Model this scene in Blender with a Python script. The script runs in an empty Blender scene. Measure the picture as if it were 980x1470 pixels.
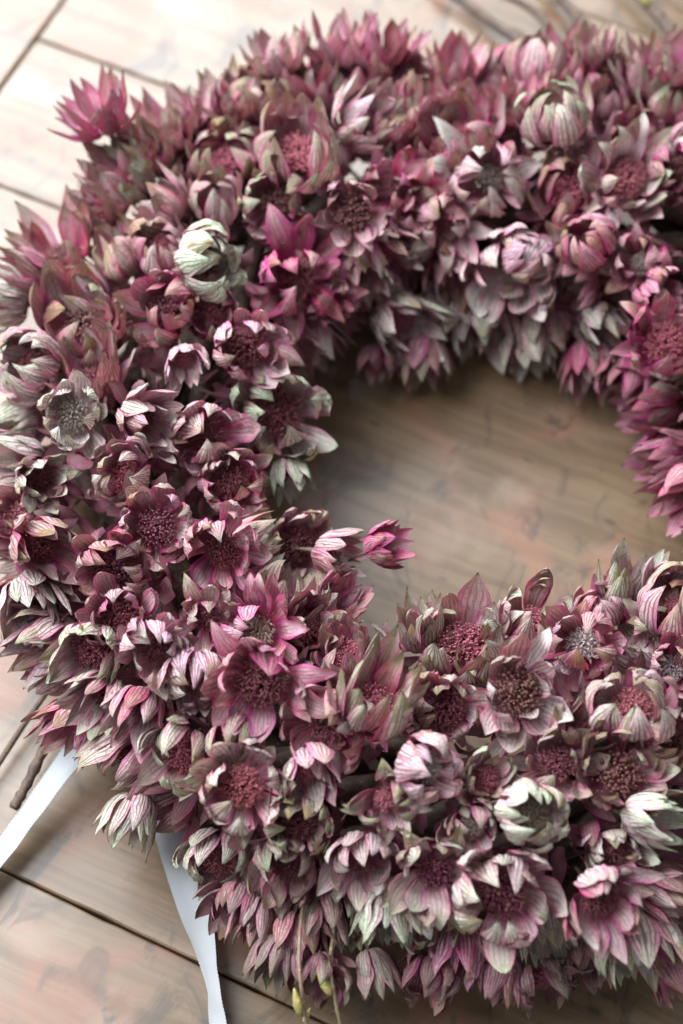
import bpy, math, random
from mathutils import Vector, Matrix, Euler, noise
import numpy as np

scene = bpy.context.scene
col = scene.collection

# ------------------------------------------------------------------ camera
cam_data = bpy.data.cameras.new("camera")
cam = bpy.data.objects.new("camera", cam_data)
col.objects.link(cam)
cam.location = (-0.0487, -0.30500, 0.56729)
cam.rotation_euler = (math.radians(90 - 61.5), 0, 0)
cam_data.sensor_fit = 'VERTICAL'
cam_data.sensor_height = 36
cam_data.lens = 63.18
cam_data.clip_start = 0.01
cam_data.clip_end = 20
cam_data.dof.use_dof = True
cam_data.dof.focus_distance = 0.556
cam_data.dof.aperture_fstop = 6.6
scene.camera = cam

# ------------------------------------------------------------------ ambient room light and the window
world = bpy.data.worlds.new("World")
scene.world = world
world.use_nodes = True
bg = world.node_tree.nodes["Background"]
bg.inputs[0].default_value = (0.86, 0.93, 1.0, 1)
bg.inputs[1].default_value = 0.40

def area(name, loc, target, sx, sy, energy, color):
    d = bpy.data.lights.new(name, 'AREA')
    d.shape = 'RECTANGLE'; d.size = sx; d.size_y = sy; d.energy = energy; d.color = color
    o = bpy.data.objects.new(name, d)
    o.location = loc
    o.rotation_euler = (Vector(target) - Vector(loc)).to_track_quat('-Z', 'Y').to_euler()
    col.objects.link(o)
    return o
area("window_light", (-0.50, 1.05, 1.00), (0, 0.02, 0), 1.4, 0.9, 54, (0.84, 0.925, 1.0))
area("overhead_fill", (-0.72, 0.22, 1.05), (-0.04, 0.0, 0), 0.95, 0.9, 31, (0.85, 0.93, 1.0))  # added soft fill lamp overhead, brightens the upward-facing bracts

scene.view_settings.view_transform = 'Standard'
scene.view_settings.look = 'None'
scene.view_settings.gamma = 1
scene.view_settings.exposure = 0.2
scene.cycles.max_bounces = 4
scene.cycles.diffuse_bounces = 3
scene.cycles.transmission_bounces = 4
scene.cycles.glossy_bounces = 2
scene.cycles.use_adaptive_sampling = True
scene.cycles.adaptive_threshold = 0.05
scene.cycles.use_denoising = True

# ------------------------------------------------------------------ node helpers
def new_mat(name):
    m = bpy.data.materials.new(name)
    m.use_nodes = True
    nt = m.node_tree
    for n in list(nt.nodes): nt.nodes.remove(n)
    out = nt.nodes.new('ShaderNodeOutputMaterial')
    return m, nt, out

class G:
    """small expression builder over a node tree"""
    def __init__(s, nt): s.nt = nt
    def n(s, t, **kw):
        nd = s.nt.nodes.new(t)
        for k, v in kw.items(): setattr(nd, k, v)
        return nd
    def link(s, a, sock):
        if isinstance(a, (int, float)):
            sock.default_value = a
        elif isinstance(a, tuple):
            sock.default_value = a if len(a) == len(sock.default_value) else (*a, 1)[:len(sock.default_value)]
        else: s.nt.links.new(a, sock)
    def m(s, op, a, b=0.0, c=0.0, clamp=False):
        nd = s.n('ShaderNodeMath', operation=op, use_clamp=clamp)
        s.link(a, nd.inputs[0]); s.link(b, nd.inputs[1])
        if len(nd.inputs) > 2: s.link(c, nd.inputs[2])
        return nd.outputs[0]
    def add(s, a, b): return s.m('ADD', a, b)
    def sub(s, a, b): return s.m('SUBTRACT', a, b)
    def mul(s, a, b, clamp=False): return s.m('MULTIPLY', a, b, clamp=clamp)
    def step(s, x, lo, hi, a=0.0, b=1.0):
        nd = s.n('ShaderNodeMapRange', interpolation_type='SMOOTHSTEP')
        s.link(x, nd.inputs[0]); nd.inputs[1].default_value = lo; nd.inputs[2].default_value = hi
        nd.inputs[3].default_value = a; nd.inputs[4].default_value = b
        return nd.outputs[0]
    def mix(s, f, a, b, blend='MIX'):
        nd = s.n('ShaderNodeMix', data_type='RGBA', blend_type=blend)
        s.link(f, nd.inputs[0]); s.link(a, nd.inputs[6]); s.link(b, nd.inputs[7])
        return nd.outputs[2]
    def noise(s, vec, scale, detail=2.0, rough=0.5, dist=0.0):
        nd = s.n('ShaderNodeTexNoise')
        if vec is not None: s.link(vec, nd.inputs['Vector'])
        nd.inputs['Scale'].default_value = scale; nd.inputs['Detail'].default_value = detail
        nd.inputs['Roughness'].default_value = rough; nd.inputs['Distortion'].default_value = dist
        return nd.outputs[0]
    def noise2(s, x, y, scale, detail=1.0, rough=0.5, dist=0.0):
        nd = s.n('ShaderNodeTexNoise', noise_dimensions='2D')
        s.link(s.comb(x, y, 0.0), nd.inputs['Vector'])
        nd.inputs['Scale'].default_value = scale; nd.inputs['Detail'].default_value = detail
        nd.inputs['Roughness'].default_value = rough; nd.inputs['Distortion'].default_value = dist
        return nd.outputs[0]
    def comb(s, x, y, z=0.0):
        nd = s.n('ShaderNodeCombineXYZ')
        s.link(x, nd.inputs[0]); s.link(y, nd.inputs[1]); s.link(z, nd.inputs[2])
        return nd.outputs[0]
    def sep(s, v):
        nd = s.n('ShaderNodeSeparateXYZ'); s.link(v, nd.inputs[0]); return nd.outputs
    def mapping(s, vec, scale=(1, 1, 1), loc=(0, 0, 0)):
        nd = s.n('ShaderNodeMapping'); s.link(vec, nd.inputs[0])
        nd.inputs['Scale'].default_value = scale; nd.inputs['Location'].default_value = loc
        return nd.outputs[0]

# ------------------------------------------------------------------ materials
def bract_material(name):
    m, nt, out = new_mat(name)
    g = G(nt)
    uv = g.n('ShaderNodeUVMap', uv_map='shape').outputs[0]
    sd = g.sep(g.n('ShaderNodeUVMap', uv_map='side').outputs[0])
    ux, v, _ = g.sep(uv)
    outer, seed = sd[0], sd[1]
    oi = g.n('ShaderNodeObjectInfo')
    tint = g.n('ShaderNodeSeparateColor'); g.link(oi.outputs['Color'], tint.inputs[0])
    pink, pale, green = tint.outputs[0], tint.outputs[1], tint.outputs[2]
    rnd = g.add(oi.outputs['Random'], seed)
    off = g.mul(rnd, 37.0)
    sx = g.sub(g.mul(ux, 2.0), 1.0)
    vv = g.add(g.mul(v, 2.6), off)
    n1 = g.noise2(sx, vv, 1.3, 1.0)
    n2 = g.noise2(sx, vv, 5.0, 0.0)
    wob = g.mul(g.sub(n1, 0.5), 0.38)
    au = g.m('ABSOLUTE', sx)
    aw = g.m('ABSOLUTE', g.add(sx, wob))
    # base tissue
    c = g.mix(g.mul(pale, g.step(n1, 0.2, 0.75, 0.6, 1.0), True), (0.68, 0.56, 0.51), (0.88, 0.83, 0.82))
    c = g.mix(g.mul(g.mul(pale, green), g.step(n2, 0.3, 0.65), True), c, (0.74, 0.82, 0.68))
    pk = g.mul(pink, g.add(g.mul(au, 0.3), g.mul(n1, 0.75)), True)
    pk = g.mul(pk, g.sub(1.0, g.mul(pale, 0.5)))
    c = g.mix(g.mul(pk, 1.22, True), c, (0.70, 0.195, 0.335))
    # inside: crimson throat, outside: pale green throat
    inner = g.sub(1.0, outer)
    thr = g.mul(g.step(v, 0.10, 0.58, 1.0, 0.0), inner)
    c = g.mix(g.mul(thr, g.add(0.3, g.mul(pink, 0.5)), True), c, (0.30, 0.035, 0.08))
    thr2 = g.mul(g.step(v, 0.0, 0.4, 1.0, 0.0), outer)
    c = g.mix(g.mul(thr2, 0.55), c, (0.64, 0.56, 0.43))
    # green tips and keel
    tip = g.mul(g.step(g.add(v, g.mul(g.sub(n1, 0.5), 0.5)), 0.50, 0.95), green, True)
    keel = g.mul(g.mul(g.step(au, 0.0, 0.6, 1.0, 0.0), g.step(v, 0.15, 0.7)), g.mul(green, g.add(0.18, g.mul(outer, 0.38))))
    c = g.mix(g.mul(g.m('MAXIMUM', tip, keel), 0.85, True), c, g.mix(pale, (0.31, 0.36, 0.20), (0.66, 0.76, 0.58)))
    # rosy margins
    rim = g.mul(g.step(au, 0.62, 0.95), g.step(v, 0.6, 0.98, 1.0, 0.0))
    c = g.mix(g.mul(g.mul(rim, g.add(0.25, g.mul(pink, 0.65))), 0.85, True), c, (0.62, 0.17, 0.335))
    # veins: ribs that meet at the tip, and the net between them
    veins = None
    for k, wd in ((0.0, 0.15), (0.36, 0.10), (0.69, 0.10)):
        ln = g.step(g.m('ABSOLUTE', g.sub(aw, k)), wd * 0.15, wd, 1.0, 0.0)
        veins = ln if veins is None else g.m('MAXIMUM', veins, ln)
    vo = g.n('ShaderNodeTexVoronoi', feature='DISTANCE_TO_EDGE', voronoi_dimensions='2D')
    g.link(g.comb(g.add(g.mul(g.add(sx, wob), 1.7), off), g.mul(v, 7.0), 0.0), vo.inputs['Vector'])
    vo.inputs['Scale'].default_value = 1.0
    net = g.mul(g.step(vo.outputs['Distance'], 0.015, 0.075, 1.0, 0.0), g.step(v, 0.18, 0.45))
    veins = g.m('MAXIMUM', veins, g.mul(net, 0.7))
    veins = g.mul(veins, g.step(v, 0.03, 0.2))
    vs = g.mul(g.mul(veins, g.add(0.42, g.mul(outer, 0.42))), 1.0, True)
    c = g.mix(vs, c, g.mix(g.mul(green, 0.95), (0.24, 0.05, 0.11), (0.15, 0.15, 0.08)))
    # dried tip, brown freckles
    c = g.mix(g.mul(g.step(v, 0.93, 1.0), 0.8), c, (0.09, 0.075, 0.05))
    c = g.mix(g.mul(g.step(n2, 0.68, 0.76), 0.3), c, (0.20, 0.11, 0.08))
    brn = g.mul(g.step(g.add(v, g.mul(g.sub(n1, 0.5), 0.9)), 0.62, 0.9), g.step(oi.outputs['Random'], 0.72, 0.9))
    c = g.mix(g.mul(brn, 0.6), c, (0.26, 0.15, 0.09))
    hs = g.n('ShaderNodeHueSaturation')
    g.link(g.add(0.485, g.mul(oi.outputs['Random'], 0.03)), hs.inputs['Hue'])
    hs.inputs['Saturation'].default_value = 1.28
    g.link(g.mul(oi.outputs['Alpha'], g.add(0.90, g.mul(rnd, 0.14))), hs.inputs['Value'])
    g.link(c, hs.inputs['Color']); c = hs.outputs[0]
    fib = g.n('ShaderNodeTexNoise', noise_dimensions='2D')
    g.link(g.comb(g.mul(sx, 11.0), g.add(g.mul(v, 3.0), off), 0.0), fib.inputs['Vector'])
    fib.inputs['Scale'].default_value = 1.0; fib.inputs['Detail'].default_value = 1.0
    bp = g.n('ShaderNodeBump'); bp.inputs['Strength'].default_value = 0.5; bp.inputs['Distance'].default_value = 0.0006
    g.link(fib.outputs[0], bp.inputs['Height'])
    pb = g.n('ShaderNodeBsdfPrincipled')
    g.link(c, pb.inputs['Base Color']); pb.inputs['Roughness'].default_value = 0.48
    pb.inputs['Specular IOR Level'].default_value = 0.36
    g.link(bp.outputs[0], pb.inputs['Normal'])
    tr = g.n('ShaderNodeBsdfTranslucent'); g.link(g.mix(0.35, c, (0.8, 0.5, 0.52)), tr.inputs[0])
    ms = g.n('ShaderNodeMixShader'); ms.inputs[0].default_value = 0.37
    g.link(pb.outputs[0], ms.inputs[1]); g.link(tr.outputs[0], ms.inputs[2])
    g.link(ms.outputs[0], out.inputs[0])
    return m

def floret_material():
    m, nt, out = new_mat("floret_mat")
    g = G(nt)
    sd = g.sep(g.n('ShaderNodeUVMap', uv_map='side').outputs[0])
    oi = g.n('ShaderNodeObjectInfo')
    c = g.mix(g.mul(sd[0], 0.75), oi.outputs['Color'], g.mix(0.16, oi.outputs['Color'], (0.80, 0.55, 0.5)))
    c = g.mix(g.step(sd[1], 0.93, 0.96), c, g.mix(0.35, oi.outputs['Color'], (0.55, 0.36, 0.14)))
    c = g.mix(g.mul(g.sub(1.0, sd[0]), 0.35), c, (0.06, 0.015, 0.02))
    pb = g.n('ShaderNodeBsdfPrincipled'); g.link(c, pb.inputs['Base Color'])
    pb.inputs['Roughness'].default_value = 0.6; pb.inputs['Specular IOR Level'].default_value = 0.3
    g.link(pb.outputs[0], out.inputs[0])
    return m

def simple_bark(name, c1, c2, rough=0.7, scale=(300, 300, 60)):
    m, nt, out = new_mat(name)
    g = G(nt)
    tc = g.n('ShaderNodeTexCoord').outputs['Object']
    n1 = g.noise(g.mapping(tc, (1, 1, 1)), 260, 4, 0.6)
    n2 = g.noise(tc, 900, 2)
    c = g.mix(g.step(n1, 0.35, 0.65), c1, c2)
    c = g.mix(g.step(n2, 0.62, 0.7), c, (c2[0] * 1.8, c2[1] * 1.8, c2[2] * 1.7))
    bp = g.n('ShaderNodeBump'); bp.inputs['Strength'].default_value = 0.6; bp.inputs['Distance'].default_value = 0.0005
    g.link(n1, bp.inputs['Height'])
    pb = g.n('ShaderNodeBsdfPrincipled'); g.link(c, pb.inputs['Base Color']); pb.inputs['Roughness'].default_value = rough
    g.link(bp.outputs[0], pb.inputs['Normal']); g.link(pb.outputs[0], out.inputs[0])
    return m

def wood_material():
    m, nt, out = new_mat("worn_board_mat")
    g = G(nt)
    tc = g.n('ShaderNodeTexCoord').outputs['Object']
    oi = g.n('ShaderNodeObjectInfo')
    x, y, z = g.sep(tc)
    off = g.mul(oi.outputs['Random'], 9.0)
    xo = g.add(x, off)
    blot = g.noise2(xo, g.mul(y, 1.5), 17, 3, 0.6, 0.3)
    warp = g.mul(g.sub(blot, 0.5), 0.010)
    grain = g.noise2(g.mul(xo, 4.0), g.mul(g.add(y, warp), 95.0), 1.6, 3, 0.6)
    fine = g.noise2(g.mul(xo, 22.0), g.mul(y, 520.0), 1.0, 1)
    c = g.mix(g.step(grain, 0.25, 0.7), (0.122, 0.074, 0.041), (0.184, 0.120, 0.070))
    c = g.mix(g.mul(g.step(fine, 0.5, 0.8), 0.25), c, (0.12, 0.075, 0.05))
    # pink-red blush, pale worn patches and grey scuffs in the boards
    b2 = g.noise2(g.add(xo, 3.1), g.mul(y, 1.2), 24, 3, 0.62, 0.4)
    c = g.mix(g.mul(g.step(b2, 0.47, 0.70), 0.48), c, (0.26, 0.10, 0.062))
    c = g.mix(g.mul(g.step(blot, 0.54, 0.72), 0.5), c, (0.26, 0.185, 0.13))
    sc = g.noise2(g.mul(xo, 1.6), g.add(y, 5.0), 34, 4, 0.68, 0.8)
    c = g.mix(g.mul(g.step(sc, 0.52, 0.70), 0.62), c, (0.055, 0.04, 0.032))
    # small dark dents
    vo = g.n('ShaderNodeTexVoronoi', voronoi_dimensions='2D'); g.link(g.comb(g.mul(xo, 30.0), g.mul(y, 75.0), 0.0), vo.inputs['Vector']); vo.inputs['Scale'].default_value = 1.0
    spot = g.mul(g.step(vo.outputs['Distance'], 0.03, 0.11, 1.0, 0.0), g.step(blot, 0.38, 0.46, 1.0, 0.0))
    c = g.mix(g.mul(spot, 0.75), c, (0.06, 0.045, 0.035))
    bp = g.n('ShaderNodeBump'); bp.inputs['Strength'].default_value = 0.12; bp.inputs['Distance'].default_value = 0.0006
    g.link(fine, bp.inputs['Height'])
    pb = g.n('ShaderNodeBsdfPrincipled'); g.link(c, pb.inputs['Base Color'])
    g.link(g.step(b2, 0.3, 0.7, 0.30, 0.40), pb.inputs['Roughness'])
    pb.inputs['Specular IOR Level'].default_value = 0.5
    g.link(bp.outputs[0], pb.inputs['Normal']); g.link(pb.outputs[0], out.inputs[0])
    return m

def satin_material():
    m, nt, out = new_mat("white_satin_mat")
    g = G(nt)
    uv = g.sep(g.n('ShaderNodeUVMap', uv_map='shape').outputs[0])
    w = g.noise(g.comb(g.mul(uv[0], 160.0), g.mul(uv[1], 6.0), 0.0), 1.0, 2)
    bp = g.n('ShaderNodeBump'); bp.inputs['Strength'].default_value = 0.25; bp.inputs['Distance'].default_value = 0.0002
    g.link(w, bp.inputs['Height'])
    pb = g.n('ShaderNodeBsdfPrincipled'); pb.inputs['Base Color'].default_value = (0.43, 0.43, 0.435, 1)
    pb.inputs['Roughness'].default_value = 0.42; pb.inputs['Specular IOR Level'].default_value = 0.4
    pb.inputs['Sheen Weight'].default_value = 0.3
    g.link(bp.outputs[0], pb.inputs['Normal'])
    tr = g.n('ShaderNodeBsdfTranslucent'); tr.inputs[0].default_value = (0.43, 0.43, 0.435, 1)
    ms = g.n('ShaderNodeMixShader'); ms.inputs[0].default_value = 0.15
    g.link(pb.outputs[0], ms.inputs[1]); g.link(tr.outputs[0], ms.inputs[2]); g.link(ms.outputs[0], out.inputs[0])
    return m

M_BRACT = bract_material("bract_mat")
M_FLORET = floret_material()
M_STEM = simple_bark("stem_mat", (0.20, 0.11, 0.075), (0.24, 0.19, 0.11), 0.45)
M_TWIG = simple_bark("twig_mat", (0.055, 0.033, 0.025), (0.11, 0.066, 0.044), 0.7)
M_BUD = simple_bark("bud_mat", (0.28, 0.27, 0.07), (0.35, 0.27, 0.10), 0.45)
M_WOOD = wood_material()
M_SATIN = satin_material()

# ------------------------------------------------------------------ mesh helpers
def mesh_from(name, verts, faces, mat, uvs=None, sides=None, smooth=True):
    me = bpy.data.meshes.new(name)
    me.from_pydata([tuple(v) for v in verts], [], [tuple(f) for f in faces])
    me.materials.append(mat)
    nl = len(me.loops)
    idx = np.empty(nl, dtype=np.int32); me.loops.foreach_get('vertex_index', idx)
    for nm, data in (('shape', uvs), ('side', sides)):
        if data is not None:
            lay = me.uv_layers.new(name=nm)
            arr = np.asarray(data, dtype=np.float32)[idx]
            lay.data.foreach_set('uv', arr.ravel())
    if smooth:
        me.polygons.foreach_set('use_smooth', np.ones(len(me.polygons), dtype=bool))
    me.update()
    return me

def add_obj(name, data, parent=None, matrix=None, **props):
    o = bpy.data.objects.new(name, data)
    col.objects.link(o)
    if parent is not None: o.parent = parent
    if matrix is not None: o.matrix_basis = matrix
    for k, v in props.items(): o[k] = v
    return o

def tube(points, radii, sides=6, cap=True):
    pts = [Vector(p) for p in points]
    vs, fs = [], []
    ref = Vector((0.31, 0.17, 0.93))
    for i, p in enumerate(pts):
        t = (pts[min(i + 1, len(pts) - 1)] - pts[max(i - 1, 0)]).normalized()
        a = t.cross(ref).normalized(); b = t.cross(a).normalized()
        for k in range(sides):
            an = 2 * math.pi * k / sides
            vs.append(p + (a * math.cos(an) + b * math.sin(an)) * radii[i])
    for i in range(len(pts) - 1):
        for k in range(sides):
            k2 = (k + 1) % sides
            fs.append((i * sides + k, i * sides + k2, (i + 1) * sides + k2, (i + 1) * sides + k))
    if cap:
        fs.append(tuple(range(sides))[::-1]); fs.append(tuple(range((len(pts) - 1) * sides, len(pts) * sides)))
    return vs, fs

def catmull(pts, n):
    pts = [Vector(p) for p in pts]
    ext = [pts[0] * 2 - pts[1]] + pts + [pts[-1] * 2 - pts[-2]]
    out = []
    for i in range(1, len(ext) - 2):
        for k in range(n):
            t = k / n
            p0, p1, p2, p3 = ext[i - 1], ext[i], ext[i + 1], ext[i + 2]
            out.append(0.5 * ((2 * p1) + (p2 - p0) * t + (2 * p0 - 5 * p1 + 4 * p2 - p3) * t * t + (3 * p1 - p0 - 3 * p2 + p3) * t ** 3))
    out.append(pts[-1])
    return out

# ------------------------------------------------------------------ the table: boards laid side by side
A = math.radians(-25)
table = add_obj("table_top", None, kind="structure")
table.rotation_euler = (0, 0, A)
table["label"] = "worn pale wooden table top of joined boards"
def board(x0, x1, y0, y1, th=0.02, dz=0.0):
    cx, cy = (x0 + x1) / 2, (y0 + y1) / 2
    hx, hy = (x1 - x0) / 2, (y1 - y0) / 2
    loop = []
    step = 0.006
    def edge(ax, ay, bx, by):
        n = max(int(math.hypot(bx - ax, by - ay) / step), 2)
        for k in range(n): loop.append((ax + (bx - ax) * k / n, ay + (by - ay) * k / n))
    edge(-hx, -hy, hx, -hy); edge(hx, -hy, hx, hy); edge(hx, hy, -hx, hy); edge(-hx, hy, -hx, -hy)
    vs, fs = [], []
    n = len(loop)
    for r, (ins, z) in enumerate(((0, -th), (0, -0.0016), (0.0002, -0.0004), (0.0008, 0))):
        for (x, y) in loop:
            w = noise.noise(Vector(((x + cx) * 90, (y + cy) * 90, 3.1))) * 0.5 + noise.noise(Vector(((x + cx) * 400, (y + cy) * 400, 9.0))) * 0.5
            k = ins + (max(w, -0.1) * 0.0006 + 0.0001 if r else 0)
            sx = min(max(x, -hx + k), hx - k); sy = min(max(y, -hy + k), hy - k)
            vs.append((sx, sy, z))
    for r in range(3):
        for k in range(n):
            k2 = (k + 1) % n
            fs.append((r * n + k, r * n + k2, r * n + n + k2, r * n + n + k))
    fs.append(tuple(range(3 * n, 4 * n))); fs.append(tuple(range(n))[::-1])
    o = add_obj("board", mesh_from("board", vs, fs, M_WOOD, smooth=False), table)
    o.location = (cx, cy, dz)
    return o
XL = -0.257
for x0, x1, y0, y1, dz in ((XL, .55, -0.34, -0.2622, 0), (XL, .55, -0.262, -0.1842, -.0002), (XL, .55, -0.1838, -0.1031, 0),
                           (XL, -.1003, -0.1029, 0.0588, -.00012), (XL, -.1003, 0.0593, 0.1328, -.0003), (-.1, .55, -0.1029, 0.1328, -.0002),
                           (XL, .55, 0.1333, 0.243, 0), (XL, .55, 0.2434, 0.36, -.0002), (XL, .55, 0.3604, 0.5, 0)):
    board(x0 + 0.0003, x1, y0, y1, dz=dz)
board(-0.36, XL - 0.0003, -0.34, 0.5, dz=0.0004)
gap = mesh_from("board", [(-.36, -.34, -.012), (.55, -.34, -.012), (.55, .5, -.012), (-.36, .5, -.012)], [(0, 1, 2, 3)], M_TWIG, smooth=False)
add_obj("underlay", gap, table)

# ------------------------------------------------------------------ the wreath
R0, RV, RZ, ZC = 0.119, 0.0555, 0.047, 0.038
wreath = add_obj("flower_wreath", None)
wreath["label"] = "round wreath of dried pink and green flower heads lying on the table"
wreath["category"] = "wreath"

rng = random.Random(21)
# twisted twig hoop inside
for k in range(9):
    a0 = 2 * math.pi * k / 9
    pts, rad = [], []
    n = 72
    tw = 3 + (k % 3)
    rr = 0.017 if k else 0.0
    for i in range(n + 1):
        th = 2 * math.pi * i / n
        ph = a0 + tw * th
        r_ = rr + 0.002 * math.sin(3 * th + k)
        pts.append(((R0 + r_ * math.cos(ph)) * math.cos(th), (R0 + r_ * math.cos(ph)) * math.sin(th), 0.024 + r_ * math.sin(ph)))
        rad.append(0.0065 if k == 0 else 0.0038)
    vs, fs = tube(pts, rad, 6, cap=False)
    add_obj("hoop_twig", mesh_from("hoop_twig", vs, fs, M_TWIG), wreath)

# ---- bract shapes: leaf blade with a point, channelled, pleated, bent along its length
KEYS = {'G': (88, 40, 27, 18),  # angle from the flower axis (degrees) at base, 1/3, 2/3, tip
    'F': (82, 24, 12, 5), 'C': (100, 29, 4, -20), 'O': (100, 36, 16, 0), 'B': (112, 34, -12, -62), 'W': (88, 52, 40, 5),
    'I': (92, 32, -12, -85), 'R': (92, 40, 62, 120)}
def angle_at(keys, v):
    t = v * 3; i = min(int(t), 2); f = t - i
    f = f * f * (3 - 2 * f) * 0.5 + f * 0.5
    return keys[i] + (keys[i + 1] - keys[i]) * f

def bract_arrays(kind, rg, nu=6, nv=12, two=True):
    keys = list(KEYS[kind])
    j = {'G': 9, 'F': 8, 'C': 11, 'O': 14, 'B': 9, 'W': 34, 'I': 16, 'R': 20}[kind]
    keys = [k + rg.gauss(0, j * (0.25 + 0.3 * i)) for i, k in enumerate(keys)]
    wmax = {'B': 0.195, 'F': 0.176, 'C': 0.188, 'G': 0.172}.get(kind, 0.18) * rg.uniform(0.86, 1.16)
    vm = rg.uniform(0.47, 0.60)
    chan = rg.uniform(0.25, 0.6) * (1.15 if kind in 'FB' else 0.9)
    twist = rg.gauss(0, 0.16 if kind != 'W' else 0.6)
    ruf = rg.uniform(0.0, 0.05) * (2.2 if kind in 'WR' else 1.0)
    rp = rg.uniform(0, 6.28); rf = rg.uniform(7, 13)
    pl = rg.uniform(0.012, 0.03)
    tipx = rg.gauss(0, 0.05)
    wr = rg.uniform(0.008, 0.022) * (2.5 if kind == 'W' else 1)
    sd = rg.uniform(0, 100)
    P = Vector(({'F': 0.11, 'B': 0.10}.get(kind, 0.16), 0, 0.0))
    rows = []
    # walk the midrib finely
    N = 60; path = [P.copy()]; ang = [angle_at(keys, 0)]
    for i in range(N):
        a = math.radians(angle_at(keys, (i + 0.5) / N))
        P = P + Vector((math.sin(a), 0, math.cos(a))) / N
        path.append(P.copy()); ang.append(angle_at(keys, (i + 1) / N))
    inner, outv, uvs = [], [], []
    for iv in range(nv + 1):
        v = iv / nv; v = v ** 0.95
        q = v * N; i0 = min(int(q), N - 1); c = path[i0].lerp(path[i0 + 1], q - i0)
        a = math.radians(angle_at(keys, v))
        T = Vector((math.sin(a), 0, math.cos(a)))
        Nn = Vector((-math.cos(a), 0, math.sin(a)))      # towards the flower axis
        if v < vm: w = 0.42 + 0.58 * math.sin(math.pi / 2 * v / vm) ** 1.2
        else:
            t = (v - vm) / (1 - vm); w = max(1 - t ** 1.95, 0.0) * (1 - 0.27 * t)
        w = max(w * wmax, 0.004)
        tw = twist * v * v
        B = Vector((0, 1, 0)) * math.cos(tw) + Nn * math.sin(tw)
        N2 = Nn * math.cos(tw) - Vector((0, 1, 0)) * math.sin(tw)
        for iu in range(nu + 1):
            u = -1 + 2 * iu / nu
            cu = chan * (0.7 + 0.3 * v)
            p = c + B * (u * w * (1 - 0.12 * cu * u * u) + tipx * v ** 3)
            h = cu * w * (u * u - 0.25) * 0.8
            h += pl * w * 4 * math.cos(u * math.pi * 2.7) * (1 - v * 0.6)
            h += ruf * abs(u) ** 2 * math.sin(rf * v + rp + (1.3 if u > 0 else 0)) * math.sin(math.pi * v)
            h += wr * noise.noise(Vector((u * 1.6 + sd, v * 5.0, sd)))
            p = p + N2 * h
            inner.append(p)
            e = 0.012 * (1 - u * u) * min(1, 6 * (1 - v))
            outv.append(p - N2 * e)
            uvs.append(((u + 1) / 2, v))
    def idx(iv, iu): return iv * (nu + 1) + iu
    faces = []
    for iv in range(nv):
        for iu in range(nu):
            faces.append((idx(iv, iu), idx(iv + 1, iu), idx(iv + 1, iu + 1), idx(iv, iu + 1)))
    seed = rg.random()
    verts = list(inner); sides = [(0.0, seed)] * len(inner); U = list(uvs)
    if two:
        n0 = len(inner)
        verts += outv; sides = sides + [(1.0, seed)] * n0; U = U + uvs
        faces = faces + [tuple(n0 + i for i in f[::-1]) for f in faces]
    return verts, faces, U, sides

LIB = {}
brg = random.Random(4)
for kd in KEYS:
    LIB[kd] = [mesh_from("bract_" + kd, *bract_arrays(kd, brg)[:2], M_BRACT) for _ in range(0)]
    for _ in range(12):
        v_, f_, u_, s_ = bract_arrays(kd, brg)
        LIB[kd].append(mesh_from("bract", v_, f_, M_BRACT, u_, s_))

# ---- the crowded florets in the middle of a flower
ICO_V = []
_p = (1 + 5 ** 0.5) / 2
for a_ in (-1, 1):
    for b_ in (-_p, _p):
        ICO_V += [(0, a_, b_), (a_, b_, 0), (b_, 0, a_)]
ICO_V = [Vector(v).normalized() for v in ICO_V]
def hull_faces(vs):
    fs = []
    n = len(vs); dm = min((vs[0] - vs[i]).length for i in range(1, n)) * 1.05
    for i in range(n):
        for j in range(i + 1, n):
            for k in range(j + 1, n):
                if (vs[i] - vs[j]).length < dm and (vs[j] - vs[k]).length < dm and (vs[i] - vs[k]).length < dm:
                    if (vs[j] - vs[i]).cross(vs[k] - vs[i]).dot(vs[i]) > 0: fs.append((i, j, k))
                    else: fs.append((i, k, j))
    return fs
ICO_F = hull_faces(ICO_V)

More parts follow.
